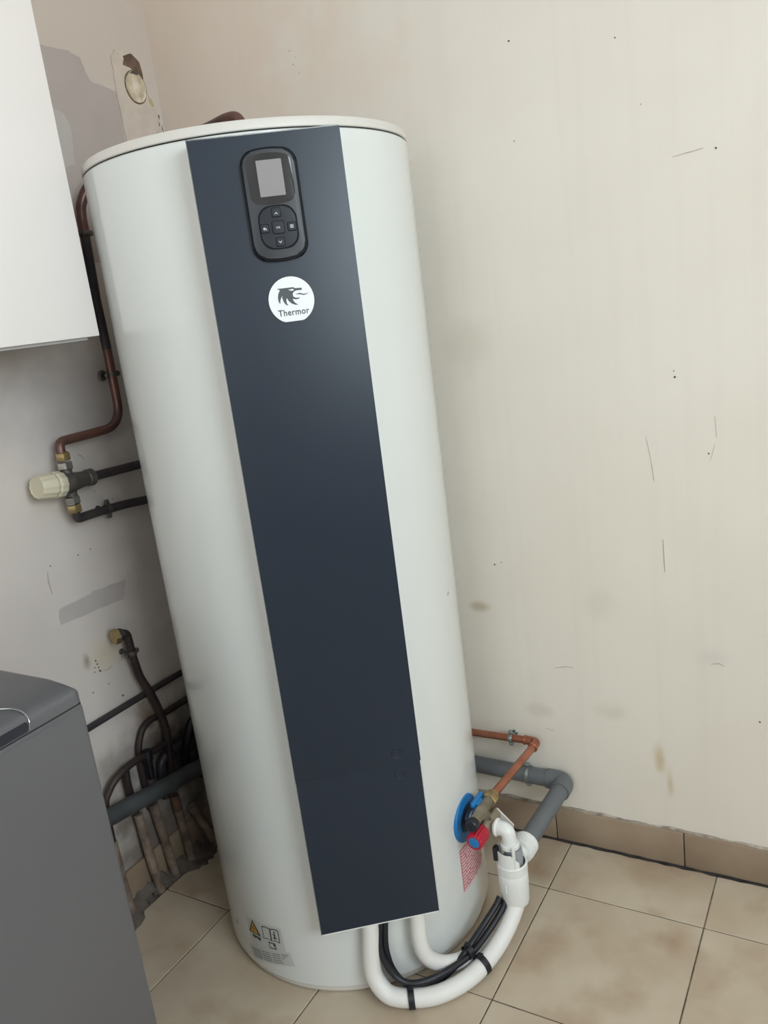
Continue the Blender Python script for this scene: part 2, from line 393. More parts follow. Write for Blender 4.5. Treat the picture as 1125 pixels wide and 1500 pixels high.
obj('plaster_edge', bm, mat('dusty_plaster', (188, 178, 166), .95, rgb2=(126, 114, 100), vscale=40, bump=.5), wallR, 'ragged plaster edge above the skirting')
# crumbling cement where the pipes leave the floor by the grey wall
bm = bmesh.new(); rows = []
for i in range(70):
    yy = -.62 + .79*i/69; e = .040 + .022*math.sin(yy*23)+random.uniform(-.008, .008)
    prof = [(XW+.009, .026+random.uniform(-.008, .008)), (XW+.020, .016+random.uniform(-.006, .006)), (XW+.032, .009+random.uniform(-.004, .004)), (XW+e+.008, .003), (XW+e+.016, -.002)]
    rows.append([bm.verts.new((a, yy, b_)) for a, b_ in prof])
for A, B in zip(rows, rows[1:]):
    for k in range(4): bm.faces.new((A[k], B[k], B[k+1], A[k+1]))
obj('cement_fillet', bm, m_cement, floor, 'rough dark cement strip along the wall')

# ---- wear on the walls
def wall_poly(wallname, pts, m, name, off0=-.001, off1=.0006, parent=None):
    bm = bmesh.new()
    if wallname == 'L': fr = (Vector((XW, 0, 0)), Vector((0, 1, 0)), Vector((0, 0, 1)), Vector((1, 0, 0))); par = wallL
    else: fr = (Vector((0, YW, 0)), Vector((1, 0, 0)), Vector((0, 0, 1)), Vector((0, -1, 0))); par = wallR
    prism(bm, pts, fr, off0, off1)
    return obj(name, bm, m, par, smooth=0)
def rough(poly, k=4, a=.003):
    out = []
    for i, p in enumerate(poly):
        q = poly[(i+1) % len(poly)]
        for j in range(k):
            t = j/k; out.append((p[0]+(q[0]-p[0])*t+random.uniform(-a, a), p[1]+(q[1]-p[1])*t+random.uniform(-a, a)))
    return out
wall_poly('L', rough([(-.62, 1.925), (-.149, 1.92), (-.076, 1.921), (-.047, 1.912), (-.039, 1.886), (-.029, 1.867), (.023, 1.86), (.042, 1.855), (.043, 1.797), (.044, 1.50), (-.62, 1.42)], 5, .0016), m_gpatch, 'bare_patch', off1=.0005)
wall_poly('L', rough([(-.16, 1.80), (-.122, 1.79), (-.112, 1.759), (-.122, 1.688), (-.19, 1.66)], 4, .002), m_lpatch, 'scraped_patch', off1=.0009)
wall_poly('L', rough([(-.414, .761), (-.331, .763), (-.317, .768), (-.22, .76), (-.24, .718), (-.341, .724), (-.418, .728)], 4, .002), m_lpatch if False else mat('grey_glue_patch', (193, 185, 181), .85, rgb2=(186, 178, 175), vscale=18), 'glue_patch')
wall_poly('L', rough([(.046, 1.93), (.062, 1.948), (.095, 1.95), (.134, 1.934), (.145, 1.876), (.160, 1.832), (.176, 1.78), (.176, 1.50), (.046, 1.50), (.044, 1.753), (.042, 1.855)], 5, .0022), m_plaster, 'plaster_band', off1=.003)
wall_poly('L', rough([(.083, 1.938), (.108, 1.946), (.131, 1.932), (.136, 1.898), (.128, 1.884), (.122, 1.902), (.106, 1.912), (.078, 1.918)], 3, .002), m_brown, 'plaster_hole', off1=.0036)
cx_, cz_ = .105, 1.873
wall_poly('L', [(cx_+.034*math.cos(2*PI*k/40), cz_+.037*math.sin(2*PI*k/40)) for k in range(40)], m_brown, 'round_cover_gap', off1=.0036)
wall_poly('L', rough([(cx_+.031*math.cos(2*PI*k/30), cz_+.034*math.sin(2*PI*k/30)) for k in range(30)], 1, .001), m_plasterw, 'round_cover', off1=.0055)
wall_poly('L', rough([(.140, 1.862), (.150, 1.850), (.156, 1.838), (.148, 1.834), (.143, 1.846)], 2, .002), mat('yellow_glue', (196, 178, 132), .8, var=.15), 'glue_drip', off1=.0038)
wall_poly('L', [(.090, 1.902), (.103, 1.908), (.118, 1.905), (.116, 1.900), (.102, 1.901)], m_spot, 'cover_slot', off1=.0058)
for p in [(.166, 1.815), (.170, 1.792), (.172, 1.783), (.150, 1.776), (.162, 1.80)]:
    wall_poly('L', rough([(p[0]-.0016, p[1]-.006), (p[0]+.0014, p[1]-.005), (p[0]+.0012, p[1]+.005)], 1, .0008), m_spot, 'crack', off1=.0034)
def mark(W, pts, wd, m=m_scr, name='scratch'):
    up = []; dn = []
    for i, p in enumerate(pts):
        a = pts[max(i-1, 0)]; c = pts[min(i+1, len(pts)-1)]; d = Vector((c[0]-a[0], c[1]-a[1])).normalized(); k = wd*random.uniform(.5, 1.1)*(.3 if i in (0, len(pts)-1) else 1)
        up.append((p[0]-d.y*k, p[1]+d.x*k)); dn.append((p[0]+d.y*k, p[1]-d.x*k))
    wall_poly(W, up+dn[::-1], m, name)
def dot(W, p, r, m=m_spot, name='speck'):
    r *= .7 if W == 'R' else .9
    wall_poly(W, [(p[0]+r*random.uniform(.6, 1.2)*math.cos(k), p[1]+r*random.uniform(.6, 1.2)*math.sin(k)) for k in (0, 1.05, 2.1, 3.14, 4.2, 5.2)], m, name)
mark('R', [(.291, 1.501), (.31, 1.503), (.328, 1.504), (.344, 1.506)], .0011); dot('R', (.365, 1.502), .003)
mark('R', [(.220, .988), (.224, .965), (.227, .946)], .0009); mark('R', [(.227, .946), (.230, .92), (.232, .897)], .0012)
mark('R', [(.244, .774), (.2445, .74), (.245, .703)], .0016); mark('R', [(.351, 1.024), (.353, .984)], .0013); mark('R', [(.350, .97), (.340, .937)], .001)
dot('R', (.280, 1.104), .0035); dot('R', (.279, 1.116), .002); dot('R', (.338, .952), .0025); dot('R', (-.135, .700), .003); dot('R', (-.118, .706), .002)
dot('R', (.421, .386), .004); dot('R', (0, 1.764), .003); dot('R', (-.497, 1.84), .0025, m_scr); dot('R', (-.502, 1.868), .0025, m_scr); dot('R', (-.488, 1.853), .002, m_scr)
dot('R', (-.485, 1.82), .002, m_scr); dot('R', (-.005, 1.586), .002); dot('R', (.20, 1.72), .002); dot('R', (.24, 1.60), .0028, m_scr)
mark('R', [(.33, .505), (.345, .508), (.356, .503)], .001); mark('R', [(-.012, .455), (.02, .462), (.035, .46)], .001); mark('R', [(-.045, .295), (-.025, .292)], .001)
mark('R', [(-.28, 1.585), (-.279, 1.57), (-.275, 1.562)], .0012)
for p, r in [((-.352, .612), .0026), ((-.350, .603), .003), ((-.348, .594), .0026), ((-.346, .585), .0036), ((-.358, .598), .0018), ((-.361, .588), .0018), ((-.30, .50), .003), ((-.331, .545), .002), ((-.377, .545), .002), ((-.41, .86), .0022), ((-.21, .955), .0018), ((-.255, .985), .0018), ((-.335, .86), .002), ((-.30, .862), .0018)]: dot('L', p, r)
mark('L', [(-.42, .85), (-.423, .83), (-.421, .80)], .003, m_gpatch); mark('L', [(-.345, .582), (-.325, .578), (-.31, .582)], .001)
mark('L', [(-.28, 1.075), (-.27, 1.07), (-.265, 1.06)], .0015)

# ------------------------------------------------------------------ wall cabinet
cab = thing('wall_cabinet', 'white wall cabinet with a smooth door hanging above the washing machine', 'cabinet', (XW, -.73, 1.314))
obj('body', newbox((XW, -1.03, 1.3145), (-.601, -.4425, 2.06), .001), m_cabb, cab)
obj('door', newbox((-.599, -1.03, 1.3195), (-.580, -.433, 2.06), .0012), m_cab, cab)

# ------------------------------------------------------------------ washing machine
wm = thing('washing_machine', 'silver grey top loading washing machine under the white cabinet', 'washing machine', (-.6, -1.03, 0))
wx, wy, wya = -.302, -.833, -1.235
bm = bmesh.new(); box(bm, (XW+.03, wya, .012), (wx-.0015, wy-.0015, .8425), .006, 4)
obj('body', bm, m_wm, wm)
obj('seam', newbox((XW+.035, wya+.006, .836), (wx-.004, wy-.004, .8465)), m_black, wm, 'dark joint under the lid')
# lid: profile in (x, z) without the handle scoop
def lid():
    bm = bmesh.new()
    prof = [(XW+.03, .845), (wx, .845), (wx, .857), (wx-.0012, .8615), (wx-.0042, .8648), (wx-.009, .8668), (wx-.03, .8705), (wx-.06, .8738), (XW+.05, .876), (XW+.03, .870)]
    ys = [wya, wy]
    A = [bm.verts.new((a, wya, z)) for a, z in prof]; B = [bm.verts.new((a, wy, z)) for a, z in prof]
    bm.faces.new(A); bm.faces.new(B[::-1])
    for i in range(len(prof)): bm.faces.new((A[i], A[(i+1) % len(prof)], B[(i+1) % len(prof)], B[i]))
    bmesh.ops.recalc_face_normals(bm, faces=bm.faces[:])
    es = [e for e in bm.edges if all(abs(v.co.y-wy) < 1e-5 for v in e.verts) or all(abs(v.co.y-wya) < 1e-5 for v in e.verts)]
    es = [e for e in es if min(v.co.z for v in e.verts) > .8449 and max(v.co.z for v in e.verts) > .846]
    bmesh.ops.bevel(bm, geom=es, offset=.014, segments=6, affect='EDGES', profile=.5)
    return bm
lido = obj('lid', lid(), m_wm, wm, smooth=50)
# handle grip on the lid's front edge, recess shade and edge highlight put into colour
bm = bmesh.new()
fr = (Vector((wx, 0, 0)), Vector((0, 1, 0)), Vector((0, 0, 1)), Vector((1, 0, 0)))
prism(bm, rrect(-1.145, -.921, .8465, .8605, .005), fr, -.012, .0006)
obj('grip_recess_shade', bm, m_wmd, lido, 'dark slab painted as the shaded finger recess of the lid handle')  # solid dark slab, its colour stands for the shade inside the recess
bm = bmesh.new(); tube(bm, spline([(wx-.045, -.93, .8745), (wx-.028, -.9195, .8722), (wx-.010, -.917, .8690), (wx+.0006, -.9185, .8600), (wx+.0009, -.921, .848)], 6), .0011, 8)
obj('grip_edge', bm, m_steel, lido, 'bright bead painted as the highlight on the curved handle edge')  # bright bead laid along the edge in place of its highlight
bm = bmesh.new(); tube(bm, [(wx+.0004, -1.145, .8615), (wx+.0004, -.922, .8615)], .0012, 8)
obj('grip_edge', bm, m_wm, lido)
bm = bmesh.new(); tube(bm, [(wx-.0020, wya+.01, .8370), (wx-.0020, wy-.008, .8370)], .0014, 8)
obj('trim_line', bm, m_wm, wm)

# ------------------------------------------------------------------ water heater
HC = Vector((-.3996, -.1621, 0)); HR = .2971
heater = thing('water_heater', 'tall white cylindrical heat pump water heater with a dark slate front panel', 'water heater', (HC.x, HC.y, 0))
bm = bmesh.new(); lathe(bm, [(0, .016), (HR-.004, .016), (HR, .020), (HR, 1.5875), (HR-.002, 1.5895), (0, 1.5895)], HC, (0, 0, 1), 160)
obj('tank', bm, m_tank, heater, 'glossy white enamelled tank', smooth=30)
bm = bmesh.new(); lathe(bm, [(0, 1.5890), (HR-.0035, 1.5890), (HR-.0035, 1.5925), (0, 1.5925)], HC, (0, 0, 1), 120)
obj('lid_gasket', bm, m_black, heater, 'thin dark joint under the lid')
bm = bmesh.new(); lathe(bm, [(0, 1.5918), (HR-.001, 1.5918), (HR+.0005, 1.5930), (HR+.0003, 1.6020), (HR-.003, 1.6068), (HR-.010, 1.6085), (HR-.05, 1.611), (0, 1.616)], HC, (0, 0, 1), 160)
obj('lid', bm, m_base, heater, 'light grey plastic lid')
bm = bmesh.new(); lathe(bm, [(0, .002), (HR-.009, .002), (HR-.006, .004), (HR-.005, .0165), (0, .0165)], HC, (0, 0, 1), 120)
obj('base_ring', bm, m_base, heater, 'pale grey plastic base ring')
for k in range(3):
    a = math.radians(40+120*k); bm = bmesh.new(); cyl(bm, HC+Vector((.22*math.cos(a), .22*math.sin(a), 0)), (0, 0, 1), .02, .004, 20, .0005); obj('foot', bm, m_blk, heater)
# front column
PH = math.radians(-52.056); PN = Vector((math.cos(PH), math.sin(PH), 0)); PT = Vector((-PN.y, PN.x, 0)); PD = HR+.040
UZ = Vector((0, 0, 1))
PF = (HC+PN*PD, PT, UZ, PN)        # panel plane frame: (u, z)
uL, uR, zB, zT, zS = -.0885, .1378, .1868, 1.5765, .508
bm = bmesh.new()
prism(bm, [(uL-.0012, zB-.0050), (uR+.0006, zB-.0050), (uR+.0006, zT+.0022), (uL-.0012, zT+.0022)], PF, -.0065, -.0030)
prism(bm, [(uL-.0012, zB-.0050), (uL+.0022, zB-.0050), (uL+.0022, zT+.0022), (uL-.0012, zT+.0022)], PF, -.075, -.0030)
prism(bm, [(uR-.0028, zB-.0050), (uR+.0006, zB-.0050), (uR+.0006, zT+.0022), (uR-.0028, zT+.0022)], PF, -.115, -.0030)
prism(bm, [(uL-.0012, zT-.0012), (uR+.0006, zT-.0012), (uR+.0006, zT+.0022), (uL-.0012, zT+.0022)], PF, -.115, -.0030)
obj('panel_housing', bm, m_plast, heater, 'white plastic column behind the dark panel', smooth=0)
bm = bmesh.new(); prism(bm, rrect(uL, uR+.0012, zS+.00005, zT, .0006, 2), PF, -.0032, .0, .0002); obj('front_panel', bm, m_panel, heater, 'long dark slate cover panel')
bm = bmesh.new(); prism(bm, rrect(uL+.0005, uR-.0006, zB, zS-.00005, .0006, 2), PF, -.0032, .0, .0002); obj('lower_panel', bm, m_panel, heater, 'dark slate lower access panel')
for z in (.5305, .4880):
    bm = bmesh.new(); o_ = PF[0]+PT*.0985+UZ*z
    lathe(bm, [(.0108, -.001), (.0108, .0004), (.0100, .0012), (.0088, .0006), (.0, .0006)], o_, PN, 32)
    c = obj('screw_cap', bm, m_panel, heater, 'small round slotted cap')
    bm = bmesh.new(); prism(bm, [(-.005, -.0011), (.005, -.0011), (.005, .0011), (-.005, .0011)], (o_, PT, UZ, PN), .0004, .0009); obj('slot', bm, m_black, c, smooth=0)
# controller
ctl_poly = rrect(-.0163, .0685, 1.4000, 1.5500, .017, 6, .0062)
bm = bmesh.new(); prism(bm, ctl_poly, PF, -.001, .0075, .003); ctl = obj('controller', bm, m_ctlrim, heater, 'black control unit with display and keypad')
bm = bmesh.new(); prism(bm, rrect(-.0135, .0640, 1.4035, 1.5465, .0150, 6, .0062), PF, .006, .0110, .0022); obj('face', bm, m_ctl, ctl)
bm = bmesh.new(); prism(bm, rrect(-.0085, .0590, 1.4800, 1.5425, .009, 5, .005), PF, .0105, .0114, .0003); obj('window', bm, m_glass, ctl, 'dark glossy display window')
bm = bmesh.new(); prism(bm, rrect(.0070, .0448, 1.4866, 1.5378, .0008, 2), PF, .0110, .0118); obj('display', bm, m_lcd, ctl, 'unlit light grey display')
bm = bmesh.new(); prism(bm, rrect(-.0024, .0560, 1.4130, 1.4710, .017, 6, .003), PF, .0105, .0113); obj('keypad_gap', bm, m_ctlrim, ctl)
bm = bmesh.new(); prism(bm, rrect(-.0002, .0538, 1.4155, 1.4685, .0155, 6, .003), PF, .0108, .0120, .0008); obj('keypad', bm, m_key, ctl, 'rounded dark keypad')
def flat(poly, d0, d1, m, name, par, fr=PF):
    bm = bmesh.new(); prism(bm, poly, fr, d0, d1); return obj(name, bm, m, par, smooth=0)
BT = [(.0260, 1.4632, .0062), (.0060, 1.4418, .0058), (.0262, 1.4418, .0086), (.0465, 1.4410, .0058), (.0262, 1.4206, .0060)]
for u, z, h in BT:
    bm = bmesh.new(); prism(bm, rrect(u-h-.0009, u+h+.0009, z-h-.0009, z+h+.0009, h*.32, 3), PF, .0118, .0123); obj('button_gap', bm, m_ctlrim, ctl)
    bm = bmesh.new(); prism(bm, rrect(u-h, u+h, z-h, z+h, h*.28, 3), PF, .0118, .0134, .0007); obj('button', bm, m_key, ctl)
D0, D1 = .0132, .0137
u, z, _ = BT[0]; flat([(u-.0026, z-.0024), (u-.0018, z-.0030), (u, z-.0010), (u+.0018, z-.0030), (u+.0026, z-.0024), (u, z+.0006)], D0, D1, m_icon, 'arrow_icon', ctl)
u, z, _ = BT[4]; flat([(u-.0026, z+.0010), (u, z-.0020), (u+.0026, z+.0010), (u+.0018, z+.0016), (u, z-.0004), (u-.0018, z+.0016)], D0, D1, m_icon, 'arrow_icon', ctl)
u, z, _ = BT[1]
flat([(u-.0030, z-.0004), (u-.0004, z+.0024), (u-.0004, z+.0010), (u+.0012, z+.0008), (u+.0026, z-.0008), (u+.0026, z-.0026), (u+.0014, z-.0026), (u+.0012, z-.0012), (u-.0004, z-.0010), (u-.0004, z-.0030)], D0, D1, m_icon, 'back_icon', ctl)
u, z, _ = BT[3]
for k in range(3): flat([(u-.0026, z-.0022+k*.0018), (u+.0026, z-.0022+k*.0018), (u+.0026, z-.0011+k*.0018), (u-.0026, z-.0011+k*.0018)], D0, D1, m_icon, 'menu_icon', ctl)
def text(body, width, fr, u0, z0, d, m, name, par, hscale=1.0):
    cu = bpy.data.curves.new(name, 'FONT'); cu.body = body; cu.size = 1.0; cu.extrude = 0.0; cu.offset = .016; cu.space_character = 1.08
    to = bpy.data.objects.new(name, cu); COL.objects.link(to)
    bpy.context.view_layer.update()
    dg = bpy.context.evaluated_depsgraph_get(); me = bpy.data.meshes.new_from_object(to.evaluated_get(dg))
    bpy.data.objects.remove(to); bpy.data.curves.remove(cu)
    xs = [v.co.x for v in me.vertices]; k = width/(max(xs)-min(xs)); x0 = min(xs)
    o, a, b_, n_ = fr
    for v in me.vertices:
        v.co = o + a*(u0+(v.co.x-x0)*k) + b_*(z0+v.co.y*k*hscale) + n_*d
    me.materials.clear(); me.materials.append(m)
    ob = bpy.data.objects.new(name, me); COL.objects.link(ob); adopt(ob, par); return ob
text('OK', .0066, PF, .0229, 1.4400, .0138, m_icon, 'ok_lettering', ctl)
# badge
bp_ = []
bc, br = (.0302, 1.3345), .0353
for k in range(73):
    a = math.radians(-62+304*k/72); bp_.append((bc[0]+br*math.cos(a), bc[1]+br*math.sin(a)))
lx, ly = bp_[-1]; rx, ry = bp_[0]
bp_ += [(lx+.0035, ly-.0010), (rx-.0035, ry-.0010)]
bm = bmesh.new(); prism(bm, bp_, PF, -.0002, .0010, .0003); badge = obj('badge', bm, m_badge, heater, 'round white badge with a flat bottom edge')
LG = [[(.0103, 1.3535), (.0358, 1.3533), (.0379, 1.3514), (.0483, 1.3509), (.0484, 1.3486), (.0478, 1.3477), (.0393, 1.3479), (.0363, 1.3468), (.0341, 1.3448), (.0333, 1.3426), (.0337, 1.3393), (.0367, 1.3374), (.0405, 1.3366), (.0436, 1.3372), (.0421, 1.3352), (.0387, 1.3346), (.0345, 1.3353), (.0323, 1.3363), (.0328, 1.3334), (.0355, 1.3294), (.0398, 1.3263), (.0351, 1.3267), (.0298, 1.3292), (.0257, 1.3334), (.0236, 1.3383), (.0222, 1.3357), (.0224, 1.331), (.0241, 1.3265), (.0202, 1.329), (.0176, 1.3335), (.0164, 1.3401), (.0175, 1.3423), (.0159, 1.3411), (.0134, 1.3368), (.0121, 1.3303), (.0101, 1.3344), (.0099, 1.34), (.0115, 1.3462), (.0146, 1.3509), (.0129, 1.352)],
      [(.0374, 1.3416), (.0405, 1.3431), (.0444, 1.3436), (.0498, 1.3415), (.0536, 1.3415), (.058, 1.3425), (.0544, 1.3405), (.05, 1.3396), (.045, 1.3414), (.0413, 1.3421)]]
for L in LG: flat(L, .0008, .0014, m_logo, 'dragon_emblem', badge)
flat([(.0273, 1.3502), (.0345, 1.3508), (.0362, 1.3499), (.0346, 1.348), (.0318, 1.3483)], .0012, .0016, m_badge, 'emblem_eye', badge)
text('Thermor', .0482, PF, .0070, 1.3118, .0013, m_logo, 'lettering', badge, 1.12)
bm = bmesh.new(); prism(bm, rrect(-.0670, -.0645, 1.1835, 1.1860, .001, 2), PF, -.0002, .0003); obj('scuff', bm, m_black, heater)

# things printed or stuck on the curved tank
def cyl_poly(poly, off, m, name, par, thick=.0003):
    """poly in (angle in degrees, z); wrapped round the tank"""
    bm = bmesh.new(); vs = [bm.verts.new((math.radians(a)*HR, z, 0)) for a, z in poly]; bm.faces.new(vs)
    s0 = min(v.co.x for v in vs); s1 = max(v.co.x for v in vs); k = int((s1-s0)/.006)
    for i in range(1, k+1):
        bmesh.ops.bisect_plane(bm, geom=bm.verts[:]+bm.edges[:]+bm.faces[:], plane_co=(s0+(s1-s0)*i/(k+1), 0, 0), plane_no=(1, 0, 0))
    for v in bm.verts:
        a = v.co.x/HR; zz = v.co.y; rr = HR+off; v.co = HC+Vector((rr*math.cos(a), rr*math.sin(a), zz))
    return obj(name, bm, m, par, smooth=60)
st = cyl_poly([(-106.8, .131), (-87.3, .142), (-86.6, .088), (-105.4, .066)], .0004, m_stick, 'warning_sticker', heater)
st['label'] = 'silver white sticker with warning triangle and manual symbol'
cyl_poly([(-102.6, .134), (-106.0, .0985), (-98.6, .1015)], .0007, m_ink, 'warning_triangle', st)
cyl_poly([(-102.6, .1285), (-104.9, .1015), (-100.0, .1035)], .0009, m_amber, 'triangle_fill', st)
cyl_poly([(-102.7, .121), (-103.2, .112), (-102.5, .112), (-102.9, .105), (-101.8, .114), (-102.4, .114)], .0011, m_ink, 'flash_symbol', st)
cyl_poly([(-104.6, .096), (-99.0, .0975), (-99.4, .0885), (-101.5, .0925), (-103.0, .0885), (-104.0, .091)], .0007, m_ink, 'hand_symbol', st)
cyl_poly([(-97.2, .131), (-95, .1345), (-92.7, .1335), (-90.5, .1365), (-88.5, .1355), (-88.6, .105), (-90.8, .1065), (-93.0, .1035), (-95.2, .1045), (-97.2, .101)], .0007, m_ink, 'manual_symbol', st)
cyl_poly([(-96.8, .129), (-95, .1325), (-93.1, .1315), (-93.2, .1055), (-95.2, .1065), (-96.8, .1033)], .0009, m_stick, 'manual_page', st)
cyl_poly([(-92.4, .1315), (-90.5, .1345), (-88.9, .1335), (-89.0, .1073), (-90.8, .1087), (-92.5, .1058)], .0009, m_stick, 'manual_page', st)
cyl_poly([(-91.1, .130), (-90.3, .1303), (-90.3, .1265), (-91.1, .1262)], .0011, m_ink, 'info_letter', st); cyl_poly([(-91.6, .124), (-90.3, .1245), (-90.3, .115), (-89.8, .115), (-89.8, .1125), (-91.7, .112), (-91.7, .1145), (-91.1, .115), (-91.1, .1215), (-91.6, .1215)], .0011, m_ink, 'info_letter', st)
cyl_poly([(-94.8, .099), (-91.2, .1005), (-91.0, .0855), (-94.6, .0835)], .0007, m_ink, 'booklet_symbol', st); cyl_poly([(-94.3, .0965), (-92.3, .0975), (-92.3, .0925), (-91.6, .0925), (-91.5, .0880), (-94.2, .0865)], .0009, m_stick, 'booklet_page', st)
st2 = cyl_poly([(-108.2, .061), (-84.8, .089), (-83.4, .057), (-106.8, .031)], .0003, m_stick, 'text_sticker', heater); st2['label'] = 'pale sticker with small grey lines of text'
for i in range(5):
    t = .15+.165*i
    a0 = -106.6+.8*t; a1 = -85.8+.8*t; z0 = .061-.029*t; z1 = .0865-.029*t
    for s0, s1 in ((.0, .28), (.31, .55), (.58, .80), (.83, 1.0-.06*i)):
        cyl_poly([(a0+(a1-a0)*s0, z0+(z1-z0)*s0), (a0+(a1-a0)*s1, z0+(z1-z0)*s1), (a0+(a1-a0)*s1, z0+(z1-z0)*s1-.0018), (a0+(a1-a0)*s0, z0+(z1-z0)*s0-.0018)], .0006, mat('grey_print', (128, 130, 132), .6, var=.1), 'text_line', st2)
cyl_poly([(-118.4, .088), (-117.2, .091), (-116.4, .083), (-117.2, .080)], .0004, mat('olive_mark', (92, 92, 40), .6, var=.2), 'small_mark', heater)
rs = cyl_poly([(-7.5, .211), (13.2, .211), (13.2, .112), (-7.5, .112)], .0004, m_pink, 'red_sticker', heater); rs['label'] = 'pink red sticker with fine white printing'
random.seed(3)
for i in range(13):
    z = .2065-.0075*i; a = -6.9
    while a < 12.2:
        wl = random.uniform(1.2, 4.2) if i % 4 else random.uniform(4, 7)
        cyl_poly([(a, z), (min(a+wl, 12.8), z), (min(a+wl, 12.8), z-.0026), (a, z-.0026)], .0007, m_white, 'text_line', rs); a += wl+random.uniform(.4, 1.0)
cyl_poly([(7.0, .746), (8.6, .7475), (8.8, .744), (7.4, .742)], .0004, m_scr, 'scuff', heater)
cyl_poly([(6.4, .7435), (7.4, .745), (7.2, .743)], .0004, m_scr, 'scuff', heater)
# cold inlet with blue ring
iy, iz = -.158, .268
dx = HC.x+HR
bm = bmesh.new(); lathe(bm, [(0, -.012), (.0495, -.012), (.0497, .0005), (.0482, .0028), (.031, .0032), (.0295, .0022), (0, .0022)], (dx, iy-.003, iz-.004), (1, 0, 0), 56); ring = obj('inlet_ring', bm, m_blue, heater, 'flat blue plastic ring round the cold inlet')
bm = bmesh.new(); lathe(bm, [(0, .001), (.0275, .001), (.0275, .0036), (.018, .0046), (.016, .0120), (0, .0120)], (dx, iy, iz-.005), (1, 0, 0), 44); obj('inlet_seal', bm, m_dblue, heater, 'dark blue rubber seal')

# ------------------------------------------------------------------ safety group, copper feed, siphon and drain
sg = thing('safety_valve', 'brass safety valve with red knob and blue lever at the heater inlet', 'valve', (-.063, -.16, .25))
ax = -.063
bm = bmesh.new(); lathe(bm, [(0, 0), (.0145, 0), (.0145, .004), (.0125, .006), (.0125, .012), (.0145, .014), (.0145, .022), (0, .022)], (dx+.0125, iy, iz-.002), (1, 0, 0), 32); obj('inlet_nut', bm, m_chrome, sg, 'shiny threaded inlet nut')
bm = bmesh.new(); lathe(bm, [(0, 0), (.0105, 0), (.0115, .002), (.0115, .024), (.0132, .027), (.0132, .042), (.0118, .045), (.0118, .080), (0, .080)], (ax, -.205, .290), (0, 1, 0), 36); obj('body', bm, m_dullbrass, sg)
bm = bmesh.new(); lathe(bm, [(0, 0), (.0145, 0), (.0155, .003), (.0155, .060), (.0145, .064), (0, .064)], (ax+.004, -.180, .255), (0, 1, 0), 36); tube(bm, [(ax, -.158, .29), (ax+.004, -.150, .255)], .012, 20); tube(bm, [(ax+.004, -.153, .253), (-.034, -.153, .250)], .0125, 24)
obj('relief_body', bm, m_dullbrass, sg)
bm = bmesh.new(); hexnut(bm, (ax, -.127, .290), (0, 1, 0), .0160, .016); lathe(bm, [(0, .016), (.014, .016), (.0135, .024), (.0105, .028), (0, .028)], (ax, -.127, .290), (0, 1, 0), 28); obj('compression_nut', bm, m_brass, sg, 'brass compression nut on the copper pipe')
bm = bmesh.new(); lathe(bm, [(0, -.002), (.0105, -.002), (.0128, .001), (.0128, .014), (0, .014)], (ax, -.216, .289), (0, 1, 0), 32); o = obj('plug', bm, m_blk, sg, 'black plastic plug')
bm = bmesh.new(); lathe(bm, [(.004, -.0028), (.0080, -.0028), (.0080, -.001), (.004, -.001)], (ax, -.216, .289), (0, 1, 0), 24); obj('plug_rim', bm, m_key, o)
bm = bmesh.new(); lathe(bm, [(0, -.002), (.0150, -.002), (.0178, .002), (.0180, .034), (.0165, .038), (0, .038)], (ax+.004, -.218, .255), (0, 1, 0), 72, 18, .0006); kn = obj('knob', bm, m_red, sg, 'ribbed red turning knob')
bm = bmesh.new(); lathe(bm, [(0, -.0035), (.0085, -.0035), (.0115, -.002), (.0115, 0), (0, 0)], (ax+.004, -.218, .255), (0, 1, 0), 28); obj('knob_cap', bm, m_blue, kn, 'blue centre of the red knob')
bm = bmesh.new(); cyl(bm, (ax-.004, -.144, .292), (-1, 0, .1), .006, .014, 20)
box(bm, (ax-.024, -.156, .288), (ax-.008, -.132, .300), .004, 3); box(bm, (ax-.025, -.166, .291), (ax-.014, -.116, .304), .0045, 3)
obj('lever', bm, m_blue, sg, 'blue shut-off lever')

cp = thing('copper_pipe', 'bright new copper pipe running from beige wall to the safety valve', 'pipe', (-.056, .1, .27))
bm = bmesh.new(); tube(bm, [(-.78, .152, .258), (-.085, .152, .272)], .0088, 20); obj('wall_run', bm, m_copper, cp)
bm = bmesh.new(); tube(bm, fillet([(-.088, .152, .272), (-.058, .152, .2725), (-.0582, .122, .274)], .02), .0105, 22); torus(bm, (-.088, .152, .272), (1, 0, 0), .0092, .0028); torus(bm, (-.0582, .122, .274), (0, 1, 0), .0092, .0028); obj('elbow', bm, m_copper, cp, 'soldered copper elbow')
bm = bmesh.new(); tube(bm, [(-.0582, .124, .274), (ax, -.105, .290)], .0088, 20); obj('room_run', bm, m_copper, cp)

